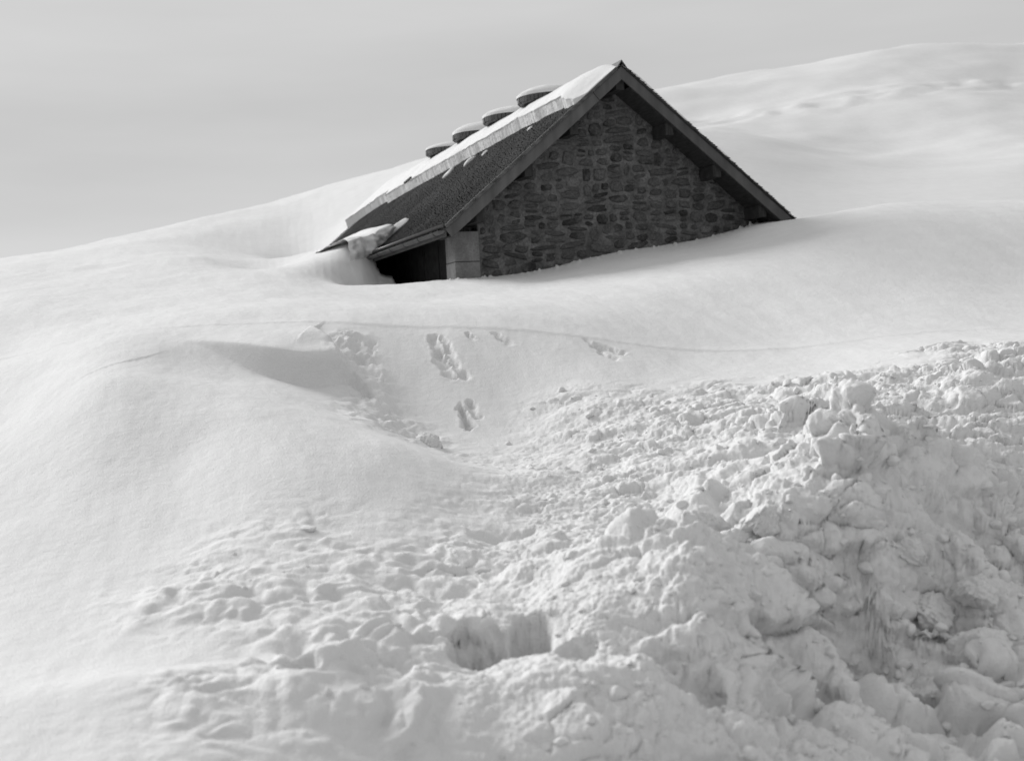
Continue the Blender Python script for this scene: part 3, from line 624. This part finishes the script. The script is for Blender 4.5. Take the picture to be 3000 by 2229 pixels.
# rafter plate, fascia and gutter along the open eave
eh = roof_h(W)
bm = bmesh.new(); box_bm(bm, -W - .005, -W + .03, .05, LEN, HB + eh - .17, HB + eh - .03); bm_obj('fascia_board', bm, M_board, house)
bm = bmesh.new(); box_bm(bm, -3.2, -3.03, WALL_Y + .1, LEN - .5, HB - 2.97, HB - 2.78); bm_obj('wall_plate', bm, M_darkwood, house)
bm = bmesh.new(); r0 = .062; sec = []
for k in range(13):
    a = math.pi + math.pi * k / 12; sec.append((math.cos(a) * r0, math.sin(a) * r0))
for k in range(13):
    a = 2 * math.pi - math.pi * k / 12; sec.append((math.cos(a) * (r0 - .006), math.sin(a) * (r0 - .006) ))
cxg, czg = -W - .085, HB + eh - .075
ra = [bm.verts.new((cxg + x, .0, czg + z)) for x, z in sec]; rb = [bm.verts.new((cxg + x, LEN, czg + z)) for x, z in sec]
for k in range(len(sec)): bm.faces.new((ra[k], ra[(k + 1) % len(sec)], rb[(k + 1) % len(sec)], rb[k]))
for k in range(12): 
    bm.faces.new((ra[k], ra[k + 1], ra[24 - k], ra[25 - k]))
for v in [bm.verts.new((cxg + math.cos(math.pi + math.pi * k / 12) * r0, 0.003, czg + math.sin(math.pi + math.pi * k / 12) * r0)) for k in range(13)]: pass
ev = [v for v in bm.verts if not v.link_faces]; bm.faces.new(ev)
gut = bm_obj('gutter', bm, M_metal, house, smooth=True)
for k in range(9):
    y = .28 + k * .95; bm = bmesh.new(); sec2 = []
    for j in range(9):
        a = math.pi + math.pi * j / 8; sec2.append((cxg + math.cos(a) * (r0 + .002), czg + math.sin(a) * (r0 + .002)))
    out = [(cxg + (x - cxg) * 1.12, czg + (z - czg) * 1.12) for x, z in sec2]
    prism_bm(bm, sec2 + out[::-1], y, y + .03); bm_obj('bracket', bm, M_darkwood, gut)
# bead roll on the eave flashing above the gutter
bm = bmesh.new(); bmesh.ops.create_cone(bm, cap_ends=True, segments=12, radius1=.035, radius2=.035, depth=LEN - .05, matrix=Matrix.Translation((-W - .045, LEN / 2, HB + eh + .015)) @ Matrix.Rotation(math.pi / 2, 4, 'X'))
bm_obj('eave_flashing', bm, M_metal, house, smooth=True)

# ventilators on the ridge
def ring_mesh(bm, r, z, n, cx=0, cy=0):
    return [bm.verts.new((cx + r * math.cos(2 * math.pi * k / n), cy + r * math.sin(2 * math.pi * k / n), z)) for k in range(n)]
VENT_R = .66; VENT_U = [3.62 + 2.19 * k for k in range(4)]; VENT_Z = .09
bm = bmesh.new(); n = 40
lay = [ring_mesh(bm, r_, z_, n) for r_, z_ in ((.545, -.75), (.545, -.09), (.56, -.07))]
for a, b in zip(lay, lay[1:]):
    for k in range(n): bm.faces.new((a[k], a[(k + 1) % n], b[(k + 1) % n], b[k]))
bm.faces.new(lay[0][::-1]); bm.faces.new(lay[-1])
me_shaft = bpy.data.meshes.new('ventilator'); bm.to_mesh(me_shaft); bm.free(); me_shaft.materials.append(M_darkwood)
bm = bmesh.new(); g = random.Random(4)
lay = [ring_mesh(bm, r_, z_, 48) for r_, z_ in ((.56, -.125), (.60, -.125), (.63, -.09), (.63, .0), (.5, .01))]
for a, b in zip(lay, lay[1:]):
    for k in range(48): bm.faces.new((a[k], a[(k + 1) % 48], b[(k + 1) % 48], b[k]))
bm.faces.new(lay[-1]); bm.faces.new(lay[0][::-1])
me_cap = bpy.data.meshes.new('cap'); bm.to_mesh(me_cap); bm.free(); me_cap.materials.append(M_shingle)
bm = bmesh.new()
for k in range(44):     # upright staves round the rim
    a = 2 * math.pi * (k + .5) / 44; hw = .63 * math.pi / 44 * g.uniform(.8, .96); ro = .652 + g.uniform(-.008, .01); zb_ = -.115 + g.uniform(-.01, .01)
    q8 = []
    for (rr, tt_, zz) in ((.62, -hw, zb_), (ro, -hw, zb_ + .02), (ro, hw, zb_ + .02), (.62, hw, zb_), (.62, -hw, .008), (ro, -hw, .008), (ro, hw, .008), (.62, hw, .008)):
        q8.append(bm.verts.new((rr * math.cos(a) - tt_ * math.sin(a), rr * math.sin(a) + tt_ * math.cos(a), zz)))
    for f in ((0, 3, 2, 1), (4, 5, 6, 7), (0, 1, 5, 4), (1, 2, 6, 5), (2, 3, 7, 6), (3, 0, 4, 7)): bm.faces.new([q8[i] for i in f])
bmesh.ops.recalc_face_normals(bm, faces=bm.faces)
me_stave = bpy.data.meshes.new('rim_staves'); bm.to_mesh(me_stave); bm.free(); me_stave.materials.append(M_board)
for u in VENT_U:
    vt = link('ventilator', me_shaft, None, house); vt.location = (.03, u, HB + VENT_Z)
    link('cap', me_cap, None, vt); tag(link('rim_staves', me_stave, None, vt), kind='stuff')

# ------------------------------------------------------------------ snow lying on the house (things of their own)
def house_thing(name, me, label, cat, group=None):
    o = link(name, me, M_snow); o.location = house.location; o.rotation_euler = house.rotation_euler
    return tag(o, label, cat, group)
us = np.arange(-.02, LEN + .05, .035)
ed_u = [-.1, .23, 1.81, 3.29, 5.15, 6.69, 10.19, 11.8, 12.0, 12.8, 13.4, 14.1, 14.7]; ed_s = [.62, .86, .81, .78, .90, .93, 1.14, 1.28, 1.10, 1.15, 1.25, 1.44, 1.7]
se = np.interp(us, ed_u, ed_s)
gg = np.random.default_rng(3)
stepn = np.repeat(gg.normal(0, .016, 200), gg.integers(5, 45, 200))[:len(us)]
stepn = np.convolve(np.pad(stepn, 2, mode='edge'), np.ones(5) / 5, 'valid')
se = se + stepn + .02 * perlin(us * 3, us * 0, 5) + gg.normal(0, .004, len(us))
th = .215 * sstep(-.15, .9, us) * (1 - .0 * us) + .02 + .02 * perlin(us * 1.3, us * 0 + 3, 8)
sec_t = np.r_[np.linspace(0, 1, 9)[:-1], np.linspace(1, 2, 30)[:-1], np.linspace(2, 3, 24)]
VV = []
for i, u in enumerate(us):
    row = []
    for t_ in sec_t:
        if t_ < 1:          # broken face, a little ragged
            k = t_; s_ = se[i] - .02 * k ; n_ = th[i] * k
            s_ += float(gg.normal(0, .003)); row.append((-s_ - n_ * math.sin(AL) * .6, HB - s_ * TA + .008 + n_ * math.cos(AL) * 1.25))
        else:
            if t_ < 2: s_ = (se[i] - .02) * (2 - t_)
            else: s_ = -(t_ - 2) * 3.45
            sl = math.sqrt(s_ * s_ + .2 ** 2) - .2 * math.exp(-abs(s_) * 1.5) * .55
            rnd = 1 - .22 * math.exp(-max(se[i] - s_, 0) / .05)
            x_ = -s_ - th[i] * math.sin(AL) * .6 * sstep(.1, .5, s_) + th[i] * math.sin(AL) * .6 * sstep(.1, .5, -s_)
            z_ = HB - sl * TA + .008 + th[i] * math.cos(AL) * 1.25 * rnd 
            for vu in VENT_U:   # drifted up round the ventilators
                dd_ = ((u - vu + .15) / .85) ** 2 + ((s_ + .15) / .45) ** 2
                z_ += .09 * math.exp(-dd_) * (s_ < -.05)
            row.append((x_, z_))
    VV.append([(x, u, z) for x, z in row])
VV = np.array(VV)
VV[:, 8:, 2] += .02 * fbm(VV[:, 8:, 1] * 1.7, VV[:, 8:, 0] * 1.7, 3, seed=7)
nr, nc = VV.shape[:2]; Vt = VV.reshape(-1, 3); Qt = grid_quads(nr, nc)
# closing strip at the gable end
front = VV[0].copy(); front[:, 2] = np.minimum(front[:, 2], HB - np.abs(front[:, 0]) * TA + .015)
o_ = len(Vt); Vt = np.r_[Vt, front]; Qt = np.r_[Qt, np.array([(k, o_ + k, o_ + k + 1, k + 1) for k in range(nc - 1)])]
house_thing('roof_snow', mesh_np('roof_snow', Vt, Qt[:, ::-1]), 'thick snow slab with broken edge covering the upper roof and ridge', 'snow')

# remaining snow on the lower roof, joined to the drift at the eave
us = np.linspace(0, 1, 150) ** 1.3; tsec = np.linspace(0, 1, 44)
VV = np.zeros((150, 44, 3)); BB = np.zeros((150, 44, 3))
for i, q_ in enumerate(us):
    for j, t_ in enumerate(tsec):
        u0 = 4.55 + .5 * t_ + .28 * float(perlin(np.array(t_ * 5.0), np.array(3.3), 5))
        u = u0 + (15.0 - u0) * q_
        sup = np.interp(u, [4.5, 5.2, 6, 7, 7.2, 9, 11, 13, 14.7], [3.0, 2.98, 2.92, 2.8, 2.72, 2.62, 2.6, 2.66, 2.78])
        s_ = 4.15 + (sup - 4.15) * t_
        n_ = .34 * np.interp(u, [4.5, 8, 14], [1, .9, .6]) * (1 - max(0, (t_ - .55) / .45) ** 2.2 * .8)
        n_ *= (1 - .2 * math.exp(-q_ * 60))
        VV[i, j] = (-s_ - .3 * n_, u, HB - min(s_, W - .1) * TA + n_ * 1.15 - max(0, s_ - W + .1) * .25)
        BB[i, j] = (-s_, u + .1, HB - min(s_, W) * TA + .006 - max(0, s_ - W) * .35)
VV[:, :, 2] += .025 * fbm(VV[:, :, 1] * 1.9, VV[:, :, 0] * 1.9, 3, seed=17)
Vt = np.r_[VV.reshape(-1, 3), BB.reshape(-1, 3)]; Q1 = grid_quads(150, 44); nb = 150 * 44
cap_n = 12; CP = np.zeros((cap_n, 44, 3))
for i in range(cap_n):
    f_ = i / (cap_n - 1); CP[i] = VV[0] * (1 - f_) + BB[0] * f_
    if 0 < i: CP[i, :, 1] += .09 * fbm(CP[i, :, 0] * 4, CP[i, :, 2] * 6, 3, seed=33) - .05 * math.sin(f_ * 3.1); CP[i, :, 0] += .03 * fbm(CP[i, :, 0] * 5, CP[i, :, 2] * 7, 2, seed=37)
Vt = np.r_[Vt, CP.reshape(-1, 3)]
Qt = np.r_[Q1, (grid_quads(cap_n, 44) + 2 * nb)[:, ::-1], np.array([(i * 44 + 43, (i + 1) * 44 + 43, nb + (i + 1) * 44 + 43, nb + i * 44 + 43) for i in range(149)])]
house_thing('snow_drift', mesh_np('snow_drift', Vt, Qt[:, ::-1]), 'snow drift banked over the lower eave with a broken end above the gutter', 'snow')

# caps of snow on the ventilators
def snow_cap(k, u):
    nr_, na = 14, 48; V_ = []; g_ = np.random.default_rng(40 + k)
    hgt = .25 + .02 * k * (-1) ** k
    for i in range(nr_):
        f_ = i / (nr_ - 1)
        for j in range(na):
            a = 2 * math.pi * j / na
            r_ = .665 * math.sin(min(f_ * 1.0, 1) * math.pi / 2) ** .8 * (1 + .02 * math.sin(a * 3 + k)) 
            z_ = .004 + hgt * (1 - (r_ / .69) ** 2.2) ** .62 if r_ < .69 else .004
            x_ = r_ * math.cos(a); z_ += .16 * hgt * (x_ / .66) * (1 - (r_ / .69) ** 2)
            V_.append((x_ , r_ * math.sin(a), z_ if i < nr_ - 1 else .003))
    V_ = np.array(V_); V_[:, 2] += .012 * fbm(V_[:, 0] * 4 + k * 7, V_[:, 1] * 4, 2, seed=23) * (V_[:, 2] > .02)
    me = mesh_np('snow_cap', V_, np.array([(i * na + j, (i + 1) * na + j, (i + 1) * na + (j + 1) % na, i * na + (j + 1) % na) for i in range(nr_ - 1) for j in range(na)]))
    o = link('snow_mound', me, M_snow)
    lp = Vector((.03, u, HB + VENT_Z + .009)); o.location = house.location + Matrix.Rotation(TH, 3, 'Z') @ lp; o.rotation_euler = house.rotation_euler
    tag(o, ('rounded snow cap on the ventilator nearest the gable, highest of four', 'rounded snow cap on the second ventilator from the gable', 'rounded snow cap on the third ventilator from the gable', 'rounded snow cap on the ventilator farthest from the gable')[k], 'snow', 'snow caps on the ridge ventilators')
for k, u in enumerate(VENT_U): snow_cap(k, u)

# angular lumps
def lump(seed, sub=3, sharp=14, npl=11, flat=1.0):
    g_ = np.random.default_rng(seed)
    bm = bmesh.new(); bmesh.ops.create_icosphere(bm, subdivisions=sub, radius=1)
    V_ = np.array([v.co[:] for v in bm.verts]); F_ = np.array([[v.index for v in f.verts] for f in bm.faces]); bm.free()
    N_ = g_.normal(size=(npl, 3)); N_ /= np.linalg.norm(N_, axis=1)[:, None]; D_ = g_.uniform(.62, 1.0, npl)
    c_ = np.maximum(V_ @ N_.T, 1e-3) / D_[None]
    r_ = ((c_ ** sharp).sum(1)) ** (-1 / sharp); r_ = np.minimum(r_, 1.25)
    r_ *= 1 + .05 * fbm(V_[:, 0] * 3 + seed, V_[:, 1] * 3 + V_[:, 2] * 2.3, 3, seed=seed)
    return V_ * r_[:, None] * np.array([1, 1, flat]), F_

# scraps of snow left on the bare shingles
for (s_, u, a, b, c_, lab) in ((1.27, 6.62, .10, .15, .05, 'lowest small snow scrap on bare shingles beneath the roof slab'), (1.18, 5.34, .10, .16, .05, 'middle one of the three small snow scraps on bare shingles'), (1.13, 4.58, .05, .09, .03, 'tiny snow scrap on bare shingles, uppermost of the three'), (1.0, 2.21, .05, .07, .02, 'faint snow crumb on the shingles near the top of the gable'), (2.95, 5.15, .13, .24, .09, 'small broken snow slab beside the drift above the gutter')):
    V_, F_ = lump(int(u * 100), 3, npl=8); V_ = V_ * np.array([b, a, c_])
    o = link('snow_scrap', mesh_np('snow_scrap', V_, F_), M_snow)
    lp = Vector((-s_, u, HB - s_ * TA + .02)); o.location = house.location + Matrix.Rotation(TH, 3, 'Z') @ lp
    o.rotation_euler = (Matrix.Rotation(TH, 3, 'Z') @ Matrix.Rotation(-AL, 3, 'Y')).to_euler(); tag(o, lab, 'snow')
# board end poking out of the roof snow
bm = bmesh.new(); box_bm(bm, -.02, .02, -.3, .3, -.022, .022)
o = bm_obj('board_end', bm, M_darkwood, None, bevel=.005)
lp = Vector((-1.35, 9.6, HB - 1.35 * TA + .36)); o.location = house.location + Matrix.Rotation(TH, 3, 'Z') @ lp
o.rotation_euler = (Matrix.Rotation(TH, 3, 'Z') @ Matrix.Rotation(-.09, 3, 'X')).to_euler()
tag(o, 'short dark board end poking out of the roof snow below the last ventilator', 'board')

# ------------------------------------------------------------------ loose snow: crumbs as one mass, the biggest blocks singly
V3 = V.reshape(Z.shape + (3,))
temps = [lump(200 + i, 3, sharp=40, npl=8) for i in range(14)]
Vl, Fl = [], []; off = 0; gg = np.random.default_rng(77); cnt = 0
for _ in range(40000):
    if cnt >= 1500: break
    cy = math.exp(gg.uniform(math.log(4.7), math.log(14.5))); cx = gg.uniform(-.41, .42) * cy
    ic = min(np.searchsorted(DR, cy), len(DR) - 1); jc = min(np.searchsorted(AC, cx / cy), len(AC) - 1)
    if mask[ic, jc] < gg.uniform(.3, 1) or gg.random() > .12 + .88 * min(max((cx / cy + .02) / .2, 0), 1): continue
    r_ = .008 * (5 ** (gg.random() ** 2.0)) * (1 if cy > 6 else .8)
    V_, F_ = temps[gg.integers(14)]
    a = gg.uniform(0, 6.28); ca, sa = math.cos(a), math.sin(a)
    Rm = np.array([[ca, -sa, 0], [sa, ca, 0], [0, 0, 1]])
    Vq = (V_ * r_ * np.array([gg.uniform(.9, 1.5), 1, gg.uniform(.6, 1)])) @ Rm.T + V3[ic, jc] - nrm[ic, jc] * r_ * .1
    Vl.append(Vq); Fl.append(F_ + off); off += len(Vq); cnt += 1
tag(link('snow_crumbs', mesh_np('snow_crumbs', np.concatenate(Vl), np.concatenate(Fl)), M_snow), 'loose crumbs of broken snow strewn over the dug slope', 'snow', kind='stuff')

block_labels = ['low snow block half sunk at the brow of the lumpy debris bank', 'knobbly snow block standing proud just right of the half sunk block',
 'lone small snow block at the foot of the broken chute below the wind lip', 'small rough snow block, highest of the four on the shaded right bank',
 'rough snow block just left of the largest block on the shaded right bank', 'flat-topped pale snow block just above the largest block at right',
 'largest knobbly snow block, low on the shaded right bank']
for k, (cx, cy, r_, _z) in enumerate(BLOCKS):
    V_, F_ = lump(500 + k, 5, sharp=22, npl=10)
    n3 = fbm(V_[:, 0] * 4 + k, V_[:, 1] * 4 + V_[:, 2] * 3, 4, gain=.6, seed=k)
    n4 = fbm(V_[:, 0] * 15 + k, V_[:, 1] * 13 + V_[:, 2] * 14, 3, gain=.6, seed=k + 9)
    V_ = V_ * (1 + .13 * n3 + .012 * n4)[:, None] * np.array([r_ * 1.0, r_ * .85, r_ * .7])
    o = link('snow_block', mesh_np('snow_block', V_, F_), M_snow)
    o.location = (cx, cy, float(zsurf(cx, cy)) + EYE - r_ * .1); o.rotation_euler = (.15 * math.sin(k * 3), .2 * math.cos(k * 5), k * 1.3)
    tag(o, block_labels[k], 'snow block', 'broken snow blocks')
